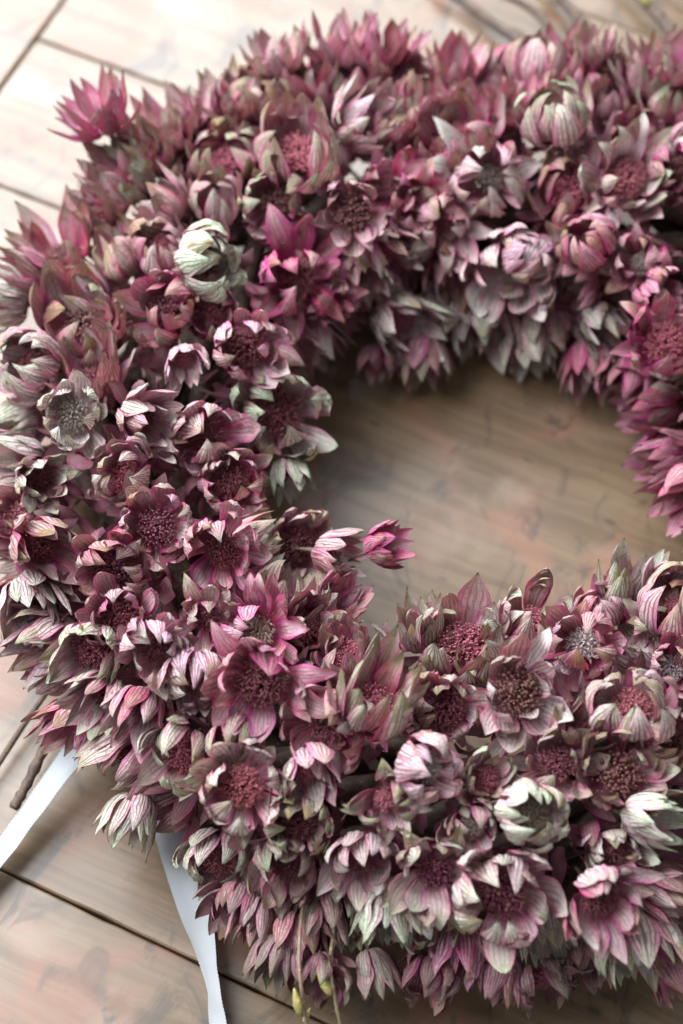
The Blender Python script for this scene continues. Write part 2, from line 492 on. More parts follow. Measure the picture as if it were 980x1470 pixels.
def floret_mesh(style, rg):
    vs, fs, sd = [], [], []
    def lump(p, r, shade, q, sq=1.0):
        n0 = len(vs)
        rot = Euler((rg.uniform(0, 6), rg.uniform(0, 6), rg.uniform(0, 6))).to_matrix()
        for v in ICO_V:
            vv = rot @ v
            vs.append(p + vv * r * rg.uniform(0.72, 1.2)); sd.append((shade, q))
        for f in ICO_F: fs.append(tuple(n0 + i for i in f))
    def hair(p, d, ln, r, q):
        n0 = len(vs)
        a = d.orthogonal().normalized(); b = d.cross(a)
        bend = (a * rg.uniform(-1, 1) + b * rg.uniform(-1, 1)) * ln * 0.5
        for i in range(3):
            t = i / 2
            c = p + d * ln * t + bend * t * t
            for k in range(3):
                an = 2.094 * k
                vs.append(c + (a * math.cos(an) + b * math.sin(an)) * r * (1 - 0.4 * t)); sd.append((0.15 + 0.75 * t, q))
        for i in range(2):
            for k in range(3):
                k2 = (k + 1) % 3
                fs.append((n0 + i * 3 + k, n0 + i * 3 + k2, n0 + i * 3 + 3 + k2, n0 + i * 3 + 3 + k))
        return p + d * ln + bend
    # dense dome underneath
    DR, DH, Z0 = 0.27, 0.17, 0.20
    n = {'bead': 120, 'fuzz': 70, 'seed': 80}[style]
    for i in range(n):
        t = (i + 0.5) / n; ph = math.acos(1 - t * 0.98); th = i * 2.39996 + rg.uniform(-.2, .2)
        d = Vector((math.sin(ph) * math.cos(th), math.sin(ph) * math.sin(th), math.cos(ph)))
        k = rg.uniform(0.86, 1.16)
        p = Vector((d.x * DR * k, d.y * DR * k, Z0 + d.z * DH * k))
        if style == 'bead':
            lump(p, rg.uniform(0.019, 0.036), rg.uniform(0.1, 1.0), rg.random())
            if rg.random() < 0.75:
                e = hair(p, (d + Vector((rg.gauss(0, .3), rg.gauss(0, .3), .2))).normalized(), rg.uniform(0.05, 0.14), 0.006, 0.0)
                lump(e, 0.014, 0.9, rg.random())
        elif style == 'fuzz':
            lump(p * 0.97, rg.uniform(0.026, 0.04), rg.uniform(0.0, 0.5), 0)
            for h in range(4):
                dd = (d + Vector((rg.gauss(0, .5), rg.gauss(0, .5), rg.gauss(0.1, .4)))).normalized()
                e = hair(p, dd, rg.uniform(0.05, 0.12), 0.008, 0.0)
                lump(e, rg.uniform(0.011, 0.02), rg.uniform(0.4, 1.0), rg.random())
        else:
            # split seed cases: little open crowns
            for h in range(4):
                dd = (d + Vector((rg.gauss(0, .55), rg.gauss(0, .55), rg.gauss(0, .3)))).normalized()
                hair(p, dd, rg.uniform(0.04, 0.08), 0.013, rg.random() * 0.6)
            lump(p, rg.uniform(0.024, 0.036), rg.uniform(0.3, 1.0), 0)
    # receptacle
    n0 = len(vs)
    for z, r in ((-0.03, 0.05), (0.03, 0.14), (0.17, 0.24), (0.26, 0.2), (0.33, 0.05)):
        for k in range(10):
            an = 2 * math.pi * k / 10
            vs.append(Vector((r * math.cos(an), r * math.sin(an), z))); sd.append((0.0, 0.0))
    for i in range(4):
        for k in range(10):
            k2 = (k + 1) % 10
            fs.append((n0 + i * 10 + k, n0 + i * 10 + k2, n0 + i * 10 + 10 + k2, n0 + i * 10 + 10 + k))
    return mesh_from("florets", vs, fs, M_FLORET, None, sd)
frg = random.Random(9)
FLO = {st: [floret_mesh(st, frg) for _ in range(3)] for st in ('bead', 'fuzz', 'seed')}
CENTRE = {'r': ('fuzz', (0.17, 0.028, 0.042)), 'b': ('bead', (0.135, 0.04, 0.036)), 'k': ('fuzz', (0.40, 0.095, 0.13)),
          'g': ('seed', (0.36, 0.29, 0.23)), 'w': ('seed', (0.62, 0.53, 0.47)), 'p': ('bead', (0.16, 0.025, 0.065))}

sv, sf = tube([(0, 0, 0.02), (0.02, 0.01, -0.2), (0.0, 0.0, -0.45), (0.03, -0.02, -0.7)], [0.06, 0.04, 0.032, 0.032], 6)
STEM = mesh_from("stem", sv, sf, M_STEM)

def axis_matrix(ax, spin):
    z = Vector(ax).normalized()
    q = z.to_track_quat('Z', 'Y')
    return (q.to_matrix() @ Matrix.Rotation(spin, 3, 'Z')).to_4x4()

def bract_layout(kind, rg):
    """(kind, variant, matrix) for every bract of one flower of unit length"""
    out = []
    n_out = rg.choice((10, 11, 11, 12)); n_in = rg.choice((6, 7, 8))
    if kind == 'B': n_out, n_in = rg.choice((11, 12)), 7
    ph = rg.uniform(0, 6.28)
    for ring, n in ((0, n_out), (1, n_in)):
        for i in range(n):
            a = ph + (i + (0.5 if ring else 0)) * 2 * math.pi / n + rg.gauss(0, 0.15)
            kd = kind
            r = rg.random()
            if kind == 'C' and r < 0.22: kd = 'I'
            elif kind == 'C' and r < 0.32: kd = 'O'
            elif kind == 'O' and r < 0.10: kd = 'R'
            elif kind == 'O' and r < 0.34: kd = 'C'
            elif kind == 'F' and r < 0.14: kd = 'C'
            elif kind == 'G' and r < 0.2: kd = 'C'
            elif kind == 'W' and r < 0.30: kd = 'I'
            elif kind == 'W' and r < 0.45: kd = 'R'
            elif kind == 'B' and r < 0.10: kd = 'C'
            s = rg.uniform(0.86, 1.12) * (0.93 if ring else 1.0)
            pitch = rg.gauss(0, 0.13) + (-0.10 if ring else 0.04)
            M = Matrix.Rotation(a, 4, 'Z') @ Matrix.Rotation(pitch, 4, 'Y') @ Matrix.Rotation(rg.gauss(0, 0.18), 4, 'Z') @ Matrix.Diagonal((s, s * rg.uniform(0.9, 1.12), s, 1))
            out.append((kd, rg.randrange(12), M))
    return out

# kind, base x, y, z (mm), axis, bract length (mm), pink, pale, green, centre, label
FLOWERS = [
    ('G',-133.3,125.0,64.9, -0.32,0.37,0.88, 21.5, 0.90,0.10,0.45,'n',"stray pink cup sticking out beyond the wreath's rim"),
    ('G',-147.5,79.2,45.3, -0.27,0.21,0.94, 25.5, 0.75,0.25,0.55,'n',''),
    ('G',-132.0,97.9,48.1, -0.27,0.17,0.95, 20.5, 0.75,0.30,0.45,'k',''),
    ('C',-104.5,119.0,45.2, -0.10,0.03,0.99, 23.7, 0.75,0.10,0.50,'k',''),
    ('F',-120.1,108.0,50.2, -0.60,0.14,0.79, 22.5, 0.35,0.50,0.90,'n',''),
    ('G',-87.7,139.8,55.6, -0.18,0.36,0.91, 20.9, 0.75,0.20,0.45,'n',''),
    ('C',-78.2,141.6,52.1, -0.10,0.31,0.95, 24.0, 0.80,0.10,0.50,'k',''),
    ('G',-60.7,150.4,56.2, -0.09,0.42,0.90, 21.1, 0.75,0.20,0.45,'n',''),
    ('G',-71.5,155.0,61.8, -0.18,0.43,0.89, 17.7, 0.65,0.30,0.45,'n',''),
    ('C',-63.2,104.0,69.0, 0.00,0.12,0.99, 28.6, 0.70,0.25,0.50,'k','wide pink cup with rosy florets on the far side'),
    ('G',-48.7,161.2,60.8, 0.00,0.44,0.90, 21.1, 0.85,0.30,0.15,'n',''),
    ('G',-34.6,160.2,58.3, 0.00,0.41,0.91, 21.2, 0.95,0.20,0.15,'n',''),
    ('C',-26.1,150.6,48.2, 0.05,0.30,0.95, 26.3, 0.80,0.20,0.40,'k',''),
    ('F',-45.6,123.5,63.9, 0.65,-0.01,0.76, 23.3, 0.30,0.70,0.50,'n',''),
    ('C',-6.8,117.3,60.7, -0.20,-0.08,0.98, 27.2, 0.90,0.20,0.40,'k',''),
    ('G',-6.1,156.0,53.6, 0.00,0.44,0.90, 21.2, 0.85,0.20,0.25,'n',''),
    ('G',3.8,141.6,56.6, 0.09,0.36,0.93, 22.0, 0.85,0.10,0.35,'n',''),
    ('B',21.9,151.5,56.9, 0.10,0.65,0.75, 27.8, 0.80,0.20,0.40,'n','tall pink bud on the far rim'),
    ('B',28.1,116.8,71.6, -0.20,0.43,0.88, 24.5, 0.60,0.30,0.60,'n','pink bud with green veins standing on the far side'),
    ('B',50.3,147.8,50.9, 0.10,0.03,0.99, 21.6, 0.80,0.30,0.20,'g',''),
    ('G',15.6,131.7,61.8, -0.18,0.36,0.91, 19.5, 0.85,0.10,0.35,'n',''),
    ('G',64.1,148.0,57.1, 0.09,0.42,0.90, 21.0, 0.65,0.20,0.55,'n',''),
    ('C',73.1,140.3,53.1, 0.10,0.28,0.96, 21.9, 0.70,0.20,0.60,'k',''),
    ('G',43.6,159.0,61.5, 0.00,0.45,0.89, 16.7, 0.65,0.20,0.45,'n',''),
    ('C',56.6,118.1,64.1, 0.10,-0.29,0.95, 17.1, 0.80,0.00,0.40,'k',''),
    ('O',49.6,99.7,65.1, 0.20,-0.38,0.90, 23.8, 0.50,0.50,0.60,'k',''),
    ('B',67.9,105.3,68.1, 0.00,-0.85,0.52, 20.5, 0.80,0.20,0.30,'n',''),
    ('B',39.7,73.7,60.8, -0.60,0.02,0.80, 20.8, 0.95,0.25,0.20,'n','glossy magenta bud closed over its centre'),
    ('W',2.7,103.6,62.5, 0.00,-0.56,0.83, 25.0, 0.40,0.60,0.30,'g',''),
    ('W',-12.0,89.9,56.6, 0.00,-0.72,0.70, 19.0, 0.50,0.40,0.40,'n',''),
    ('W',-21.9,94.0,62.0, 0.00,-0.64,0.77, 17.9, 0.70,0.30,0.30,'n',''),
    ('W',-31.6,97.4,64.7, 0.00,-0.56,0.83, 16.9, 0.80,0.30,0.30,'n',''),
    ('C',12.5,79.7,46.1, -0.10,-0.85,0.52, 28.0, 0.60,0.90,0.20,'g','white and pink drooping flower with beige seed clusters'),
    ('B',13.6,74.9,53.7, 0.50,-0.32,0.80, 19.4, 0.80,0.90,0.00,'n','striped pink and white bud over the inner rim'),
    ('W',56.2,71.4,57.2, -0.20,-0.71,0.68, 18.7, 0.60,0.40,0.30,'g',''),
    ('C',60.3,62.1,53.6, 0.20,-0.78,0.60, 16.7, 0.80,0.50,0.10,'n',''),
    ('O',61.3,40.1,51.2, 0.10,-0.34,0.94, 23.2, 1.00,0.10,0.30,'k','coral red open flower at the inner rim'),
    ('F',42.6,68.8,30.8, 0.35,-0.85,0.40, 21.4, 0.20,0.80,0.40,'n',''),
    ('F',-31.4,72.4,26.8, 0.55,-0.80,0.22, 26.7, 0.40,0.90,0.40,'n','pale flower hanging over the shaded hole'),
    ('F',-7.6,86.0,20.1, 0.10,-0.99,-0.13, 28.3, 0.40,0.60,0.40,'n',''),
    ('F',-34.8,60.5,20.7, 0.00,-0.96,-0.29, 13.5, 0.80,0.00,0.20,'n',''),
    ('F',19.4,73.3,16.8, 0.10,-0.99,-0.13, 23.0, 0.40,0.72,0.50,'n',''),
    ('F',70.1,35.6,20.9, -0.90,-0.39,0.19, 24.3, 1.00,0.00,0.10,'n',''),
    ('F',71.6,11.3,26.5, -0.90,-0.41,0.13, 22.7, 0.80,0.00,0.20,'n',''),
    ('F',72.3,-4.8,33.8, -0.70,-0.71,0.05, 21.2, 0.70,0.10,0.20,'n',''),
    ('F',42.5,62.7,18.6, 0.00,-1.00,-0.09, 22.8, 0.60,0.10,0.40,'n',''),
    ('O',-45.1,83.6,69.8, 0.00,-0.66,0.75, 21.1, 0.70,0.50,0.10,'b','open flower with a domed brown centre and curled pink bracts'),
    ('F',-35.8,82.8,51.4, 0.50,-0.83,0.26, 21.0, 0.60,0.50,0.40,'n',''),
    ('F',-43.1,76.2,51.1, 0.20,-0.97,0.12, 19.0, 0.60,0.40,0.30,'n',''),
    ('C',-72.8,91.3,64.2, 0.00,-0.56,0.83, 22.0, 0.50,0.40,0.80,'b',''),
    ('B',-98.3,59.3,73.2, 0.72,-0.29,0.63, 23.9, 0.15,1.00,0.80,'n','greenish white bud closed like a shell'),
    ('W',-63.8,65.5,56.4, 0.10,-0.64,0.76, 24.5, 1.00,0.30,0.10,'n',''),
    ('W',-54.6,62.7,49.7, 0.20,-0.63,0.75, 16.8, 1.00,0.30,0.10,'n',''),
    ('B',-110.9,70.8,61.8, -0.10,-0.08,0.99, 21.4, 0.70,0.30,0.40,'n',''),
    ('C',-136.7,42.8,54.4, 0.00,-0.11,0.99, 27.8, 0.60,0.20,0.40,'b',''),
    ('C',-106.1,45.4,63.6, -0.30,-0.36,0.88, 22.8, 0.70,0.30,0.30,'r',''),
    ('C',-93.4,45.1,63.6, 0.05,-0.56,0.83, 15.7, 0.60,0.10,0.20,'r',''),
    ('C',-81.3,32.4,62.6, 0.15,-0.60,0.79, 22.2, 0.60,0.72,0.20,'r','oval cup with a deep maroon centre and pale rim'),
    ('F',-101.6,25.7,68.5, 0.20,-0.94,0.27, 14.1, 0.60,0.92,0.20,'n',''),
    ('B',-149.5,25.8,59.7, -0.60,-0.29,0.75, 24.1, 0.50,0.92,0.50,'n','plump pale pink bud beside the seed head'),
    ('F',-159.1,59.2,51.0, -0.90,-0.21,0.38, 19.7, 0.30,0.90,0.60,'n',''),
    ('C',-135.1,-0.2,71.9, 0.00,-0.52,0.85, 20.3, 0.20,1.00,0.50,'g','flower with a brown-grey seed head and white curled bracts'),
    ('B',-156.3,16.3,39.1, -0.60,-0.55,0.59, 21.8, 0.30,0.52,0.80,'n',''),
    ('C',-71.2,18.9,43.0, 0.22,-0.51,0.83, 26.4, 0.30,1.00,0.50,'r','white and mint-green flower with a maroon centre at the inner rim'),
    ('F',-67.0,1.4,39.2, 0.20,-0.98,-0.09, 15.4, 0.20,1.00,0.90,'n',''),
    ('C',-94.2,0.5,57.6, 0.20,-0.59,0.78, 22.6, 0.70,0.92,0.30,'r',''),
    ('F',-116.2,2.2,65.7, 0.60,-0.51,0.62, 21.1, 0.50,0.82,0.40,'n',''),
    ('C',-85.0,-14.6,53.1, 0.15,-0.56,0.82, 19.3, 0.70,0.72,0.40,'r',''),
    ('C',-117.5,-19.1,64.2, -0.20,-0.38,0.90, 20.7, 0.70,0.52,0.50,'k',''),
    ('C',-107.3,-36.6,63.9, 0.10,-0.47,0.87, 21.0, 0.60,0.62,0.50,'p',''),
    ('C',-85.9,-47.7,70.8, 0.10,-0.56,0.82, 21.2, 0.80,0.52,0.10,'r','bowl-shaped maroon flower with a scalloped pale rim'),
    ('C',-64.9,-29.4,36.0, 0.25,-0.37,0.89, 22.4, 0.50,0.62,0.40,'r',''),
    ('F',-56.5,-36.6,46.3, 0.85,-0.33,0.41, 17.5, 0.50,0.37,0.50,'n',''),
    ('F',-38.9,-39.8,52.9, 0.75,-0.02,0.66, 14.6, 1.00,0.05,0.00,'n','magenta flower sticking out into the hole'),
    ('C',-120.7,-49.8,63.2, 0.10,-0.56,0.82, 21.4, 0.60,0.10,0.40,'p',''),
    ('F',-147.4,-38.6,58.2, 0.60,-0.62,0.51, 24.2, 1.00,0.42,0.20,'n',''),
    ('C',-151.9,-24.9,44.8, -0.30,-0.27,0.92, 22.5, 0.90,0.42,0.50,'k',''),
    ('F',-150.0,-50.4,48.6, 0.30,-0.88,0.37, 22.6, 0.40,1.00,0.50,'n',''),
    ('F',-148.5,-16.0,58.1, 0.40,-0.52,0.75, 20.5, 0.40,0.92,0.60,'n',''),
    ('F',-149.0,-4.7,50.3, -0.80,-0.29,0.53, 21.0, 0.40,0.92,0.50,'n',''),
    ('C',-118.0,-67.3,61.0, 0.00,-0.29,0.96, 19.5, 0.60,0.42,0.40,'r',''),
    ('C',-105.6,-82.2,72.4, 0.25,-0.55,0.80, 19.9, 0.60,0.92,0.10,'r','cream-edged flower with a rust red centre'),
    ('F',-124.7,-72.8,55.3, -0.30,-0.73,0.61, 22.7, 0.50,0.62,0.70,'n',''),
    ('F',-138.8,-63.5,41.8, -0.60,-0.71,0.37, 22.6, 0.60,0.72,0.30,'n',''),
    ('B',-93.3,-86.6,67.8, 0.10,-0.93,0.35, 19.2, 0.60,0.92,0.20,'n',''),
    ('O',-72.7,-94.8,76.9, 0.00,-0.68,0.73, 21.6, 1.00,0.42,0.10,'r','hot pink open flower with a dark maroon centre'),
    ('W',-73.5,-74.1,65.5, -0.10,-0.38,0.92, 19.9, 1.00,0.52,0.20,'g',''),
    ('F',-61.2,-69.7,56.0, 0.30,-0.17,0.94, 21.4, 1.00,0.42,0.30,'n',''),
    ('F',-54.1,-56.9,40.5, 0.50,0.10,0.86, 19.1, 0.90,0.42,0.30,'n',''),
    ('W',-89.9,-71.0,68.6, 0.00,-0.56,0.83, 14.7, 0.60,0.52,0.40,'n',''),
    ('C',-51.3,-102.9,65.2, -0.25,-0.59,0.77, 22.1, 0.80,0.52,0.20,'k',''),
    ('F',-42.2,-104.1,69.8, 0.30,0.33,0.89, 27.4, 0.85,0.32,0.60,'k','large pink and green cup with strong dark veins'),
    ('C',-47.2,-81.3,59.3, -0.20,0.16,0.97, 16.5, 0.70,0.32,0.50,'k',''),
    ('F',-22.9,-69.3,45.3, -0.20,0.43,0.88, 18.8, 0.60,0.62,0.50,'k',''),
    ('C',-11.4,-72.4,46.5, 0.05,0.05,1.00, 26.5, 0.75,0.47,0.60,'k','pink cup crowded with bright rosy florets'),
    ('C',11.4,-63.8,43.4, 0.10,0.03,0.99, 22.4, 0.70,0.62,0.50,'k',''),
    ('O',2.8,-96.4,72.4, 0.10,-0.38,0.92, 22.1, 0.50,0.62,0.50,'b','open flower with beaded brown-maroon centre'),
    ('C',-17.7,-97.9,62.3, 0.00,-0.48,0.88, 19.4, 0.60,0.52,0.50,'r',''),
    ('F',-3.3,-81.7,45.8, 0.00,0.15,0.99, 18.6, 0.60,0.42,0.70,'n',''),
    ('C',26.0,-77.2,61.9, -0.25,-0.37,0.89, 21.0, 0.75,0.42,0.30,'w','pink flower with a whitish bead-like centre'),
    ('B',35.2,-58.6,42.0, -0.20,0.29,0.94, 18.7, 0.80,0.72,0.20,'n',''),
    ('F',43.8,-51.1,37.8, 0.10,0.47,0.88, 21.7, 0.60,1.00,0.40,'n',''),
    ('B',37.3,-103.7,70.2, -0.15,0.15,0.98, 23.7, 0.65,0.62,0.50,'k','large bud with cream and pink veined bracts'),
    ('B',55.6,-68.2,60.2, 0.00,0.42,0.91, 25.7, 0.80,0.62,0.20,'n','tall pink and cream bud by the hole'),
    ('W',49.6,-68.3,56.6, 0.00,-0.48,0.88, 15.0, 0.20,0.32,0.70,'g',''),
    ('C',51.3,-84.9,63.1, 0.00,-0.48,0.88, 16.3, 0.90,0.42,0.30,'w',''),
    ('B',47.8,-108.3,65.9, 0.20,-0.47,0.86, 17.2, 0.70,0.42,0.40,'n',''),
    ('B',-25.9,-120.6,74.5, 0.45,-0.47,0.76, 20.0, 0.70,0.92,0.20,'w','white and pink half-closed bud with a grey centre'),
    ('C',-11.2,-134.1,63.9, 0.10,-0.64,0.76, 14.4, 0.80,0.82,0.30,'g',''),
    ('B',4.0,-134.2,70.7, 0.40,-0.35,0.85, 19.8, 0.50,0.92,0.50,'g','pale half-closed bud with a spiky grey centre'),
    ('O',13.1,-118.5,67.3, 0.20,-0.18,0.96, 18.6, 0.50,0.42,0.70,'r',''),
    ('O',31.6,-120.5,65.4, 0.10,-0.29,0.95, 23.2, 0.50,0.10,0.60,'b',''),
    ('C',30.0,-140.1,58.6, 0.10,-0.56,0.82, 15.6, 0.50,1.00,0.40,'r',''),
    ('O',24.4,-154.0,59.8, 0.20,-0.67,0.71, 21.9, 0.70,0.92,0.20,'r','pale pink flower with long spread bracts near the lower rim'),
    ('C',-2.2,-152.4,57.0, 0.00,-0.58,0.82, 25.0, 0.60,0.92,0.50,'p','large flower with plum beads inside folded pale bracts'),
    ('O',-21.9,-145.6,56.5, 0.05,-0.60,0.80, 20.5, 0.40,0.32,0.70,'p',''),
    ('C',-41.6,-139.3,53.7, 0.00,-0.79,0.61, 20.7, 0.50,0.92,0.50,'r',''),
    ('C',-77.9,-122.9,64.3, 0.00,-0.52,0.85, 22.2, 0.60,0.92,0.40,'k','cream flower with pink-edged incurved bracts'),
    ('C',-61.9,-130.5,56.2, 0.00,-0.56,0.83, 19.1, 0.30,0.52,0.90,'r',''),
    ('C',-86.7,-130.0,25.4, -0.15,-0.80,0.59, 21.8, 0.50,0.92,0.60,'k',''),
    ('C',-64.7,-137.9,44.1, -0.05,-0.82,0.57, 21.0, 0.50,0.42,0.60,'r',''),
    ('C',-95.4,-107.0,54.6, -0.30,-0.70,0.65, 22.9, 0.50,0.62,0.80,'k',''),
    ('F',-111.7,-116.4,34.0, -0.30,-0.94,-0.15, 20.2, 0.40,0.72,0.60,'n',''),
    ('F',-120.5,-87.3,52.8, -0.30,-0.83,0.48, 19.5, 0.60,0.72,0.40,'n',''),
    ('F',-107.8,-93.0,59.9, -0.20,-0.94,0.27, 19.2, 0.70,0.62,0.40,'n',''),
    ('B',-80.5,-106.2,64.7, 0.00,-0.88,0.47, 18.9, 0.60,0.42,0.60,'n',''),
    ('F',-59.7,-116.2,66.0, 0.10,-0.91,0.41, 18.3, 0.70,0.72,0.20,'n',''),
    ('F',-34.3,-149.5,45.8, 0.00,-0.99,-0.12, 18.8, 0.30,0.72,0.80,'n',''),
    ('C',-47.9,-147.4,27.8, -0.10,-0.91,0.41, 17.2, 0.40,0.52,0.80,'n',''),
    ('C',-23.1,-153.5,39.6, 0.15,-0.91,0.38, 16.8, 0.40,0.52,0.70,'n',''),
    ('F',-66.6,-159.3,30.7, -0.25,-0.95,-0.21, 17.1, 0.40,0.00,0.60,'n',''),
    ('F',-12.3,-155.9,30.8, -0.10,-0.99,-0.06, 21.3, 0.70,0.62,0.20,'n',''),
    ('F',11.3,-153.1,41.1, 0.20,-0.97,0.12, 18.8, 0.40,0.62,0.70,'n',''),
    ('C',22.3,-159.3,27.8, 0.10,-0.95,0.29, 19.1, 0.50,0.00,0.30,'b',''),
    ('F',37.0,-155.4,44.2, 0.18,-0.98,0.03, 24.1, 0.40,0.82,0.90,'n','pale green veined flower hanging off the lower rim'),
    ('F',41.0,-147.9,47.0, 0.80,-0.56,0.20, 19.2, 0.70,0.42,0.40,'n',''),
    ('F',34.6,-132.5,64.9, 0.90,-0.36,0.24, 18.5, 0.30,0.92,0.80,'n',''),
    ('F',-7.8,-123.0,64.6, 0.20,-0.08,0.98, 17.3, 0.40,0.52,0.80,'n',''),
    ('W',-34.6,-126.8,66.8, 0.00,-0.72,0.70, 16.5, 0.50,0.42,0.60,'n',''),
    ('F',21.9,-107.8,65.0, 0.30,0.05,0.95, 16.8, 0.50,0.32,0.70,'n',''),
    ('W',-55.5,-165.5,28.1, -0.30,-0.94,0.16, 17.0, 0.50,0.00,0.60,'n',''),
    ('F',-40.4,-163.3,30.1, 0.30,-0.94,-0.15, 15.7, 0.50,0.00,0.60,'n',''),
    ('C',-21.4,-165.5,27.5, -0.25,-0.95,0.18, 17.0, 0.60,0.00,0.50,'b',''),
    ('F',-0.3,-164.3,30.0, -0.35,-0.93,-0.06, 17.0, 0.70,0.00,0.30,'n',''),
    ('W',9.5,-168.2,28.9, 0.20,-0.97,0.12, 16.1, 0.60,0.00,0.50,'n',''),
    ('F',46.7,-160.3,30.5, 0.50,-0.86,0.11, 19.5, 0.80,0.10,0.30,'n',''),
    ('C',-79.2,-145.3,28.0, -0.30,-0.88,0.37, 16.4, 0.55,0.00,0.45,'n',''),
    ('F',-129.9,-87.4,34.6, -0.50,-0.86,0.11, 20.1, 0.70,0.32,0.30,'n',''),
    ('G',-95.0,131.2,51.4, -0.18,0.30,0.94, 23.1, 0.85,0.20,0.35,'n',''),
    ('G',-41.0,152.9,53.1, 0.00,0.35,0.94, 22.3, 0.95,0.20,0.25,'n',''),
    ('C',-16.1,131.7,60.6, 0.00,0.34,0.94, 21.5, 0.80,0.20,0.40,'k',''),
    ('G',34.8,156.4,57.1, 0.00,0.39,0.92, 21.1, 0.95,0.20,0.25,'n',''),
    ('G',39.1,149.2,52.4, 0.09,0.36,0.93, 21.1, 0.95,0.20,0.25,'n',''),
    ('G',71.4,150.3,60.9, 0.09,0.39,0.92, 19.8, 0.75,0.20,0.45,'n',''),
    ('G',-108.3,129.5,54.8, -0.36,0.28,0.89, 21.9, 0.65,0.40,0.45,'n',''),
    ('G',-114.3,119.5,51.8, -0.36,0.23,0.91, 21.8, 0.75,0.30,0.35,'n',''),
    ('F',-154.9,67.4,49.0, -0.70,0.07,0.71, 21.9, 0.70,0.40,0.40,'n',''),
    ('C',-52.1,148.7,51.0, -0.05,0.28,0.96, 22.0, 0.70,0.30,0.50,'k',''),
    ('G',-32.2,123.6,62.5, 0.09,0.13,0.99, 21.5, 0.75,0.40,0.25,'n',''),
    ('C',-90.0,114.6,55.0, -0.10,0.03,0.99, 22.4, 0.70,0.20,0.60,'k',''),
    ('F',5.2,79.4,18.2, 0.00,-0.98,-0.18, 24.1, 0.40,0.50,0.50,'n',''),
    ('F',29.6,77.4,20.3, 0.10,-0.98,-0.19, 23.0, 0.40,0.40,0.50,'n',''),
    ('F',-19.0,66.2,17.7, 0.10,-0.96,-0.27, 20.8, 0.60,0.10,0.40,'n',''),
    ('F',57.3,55.8,22.0, -0.30,-0.94,-0.15, 22.6, 0.80,0.10,0.20,'n',''),
    ('G',-122.9,114.7,53.3, -0.36,0.23,0.91, 20.6, 0.75,0.30,0.35,'n',''),
    ('G',-128.1,107.5,52.3, -0.45,0.20,0.87, 20.5, 0.65,0.40,0.45,'n',''),
    ('F',-72.8,-148.3,30.7, -0.15,-0.99,-0.07, 17.2, 0.50,0.10,0.60,'n',''),
    ('F',-61.3,-152.3,30.6, 0.00,-0.99,-0.12, 17.2, 0.50,0.10,0.60,'n',''),
    ('F',-55.0,-148.3,31.0, 0.00,-1.00,-0.05, 17.2, 0.40,0.32,0.70,'n',''),
    ('B',22.1,-85.1,34.3, 0.02,0.81,-0.58, 21.6, 0.57,0.10,0.37,'g',''),
    ('C',-10.8,-87.1,32.8, 0.54,0.82,-0.19, 21.5, 0.53,0.07,0.57,'r',''),
    ('Cx',124.9,26.7,61.4, -0.19,-0.39,0.90, 20.5, 0.75,0.24,0.37,'b',''),
    ('Cx',97.3,-36.0,58.3, -0.78,0.27,0.57, 22.4, 0.62,0.03,0.30,'b',''),
    ('Ox',120.8,-86.4,35.1, 0.80,-0.60,0.05, 23.8, 0.79,0.14,0.45,'b',''),
    ('Ox',148.7,12.5,44.1, 0.83,0.05,0.56, 20.6, 0.62,0.40,0.34,'r',''),
    ('C',-111.4,-101.0,42.6, -0.65,-0.62,-0.44, 22.5, 0.60,0.37,0.40,'r',''),
    ('B',-35.4,-84.0,23.1, 0.55,0.82,0.17, 21.3, 0.49,0.20,0.51,'r',''),
    ('Cx',114.4,-86.8,50.0, 0.30,-0.52,0.80, 24.2, 0.45,0.12,0.69,'r',''),
    ('Fx',86.2,123.3,28.3, 0.97,0.25,0.07, 22.0, 0.57,0.16,0.39,'b',''),
    ('Ox',100.7,1.4,56.8, -0.89,0.04,0.46, 22.9, 0.65,0.26,0.20,'r',''),
    ('Fx',144.8,-23.7,25.6, 0.98,-0.06,-0.21, 19.6, 0.63,0.17,0.60,'r',''),
    ('B',82.5,-38.7,28.7, -0.91,0.40,-0.05, 23.5, 0.66,0.13,0.54,'g',''),
    ('C',85.8,23.3,29.6, -0.83,-0.52,-0.20, 19.8, 0.42,0.03,0.33,'k',''),
    ('Fx',115.9,74.2,55.7, 0.54,0.40,0.74, 21.8, 0.67,0.26,0.60,'k',''),
    ('C',-63.7,-59.0,35.9, 0.34,0.83,-0.44, 21.0, 0.69,0.49,0.55,'k',''),
    ('B',-56.9,139.4,42.4, -0.77,0.61,0.22, 21.2, 0.56,0.22,0.49,'r',''),
    ('Cx',133.2,69.7,38.0, 0.78,0.57,0.25, 20.9, 0.77,0.04,0.65,'r',''),
    ('Cx',113.3,-8.0,59.2, -0.05,-0.12,0.99, 23.1, 0.45,0.47,0.48,'b',''),
    ('Fx',79.3,-128.4,36.2, 0.55,-0.81,0.20, 19.6, 0.70,0.39,0.23,'r',''),
    ('F',-121.8,87.4,38.7, -0.93,0.35,0.15, 22.0, 0.63,0.26,0.45,'b',''),
    ('F',-63.9,66.8,25.7, 0.44,-0.84,-0.32, 21.8, 0.65,0.50,0.31,'r',''),
    ('Ox',111.9,-50.6,60.8, 0.16,0.32,0.94, 21.6, 0.45,0.05,0.68,'k',''),
    ('O',46.9,140.6,29.5, 0.70,0.60,-0.38, 22.4, 0.77,0.37,0.25,'k',''),
    ('C',-105.6,104.7,30.6, -0.47,0.71,-0.53, 20.5, 0.58,0.21,0.54,'k',''),
    ('Cx',82.1,72.7,61.5, 0.17,-0.53,0.83, 19.7, 0.44,0.21,0.29,'r',''),
    ('C',-92.9,89.8,59.6, -0.01,0.22,0.98, 20.4, 0.42,0.33,0.24,'k',''),
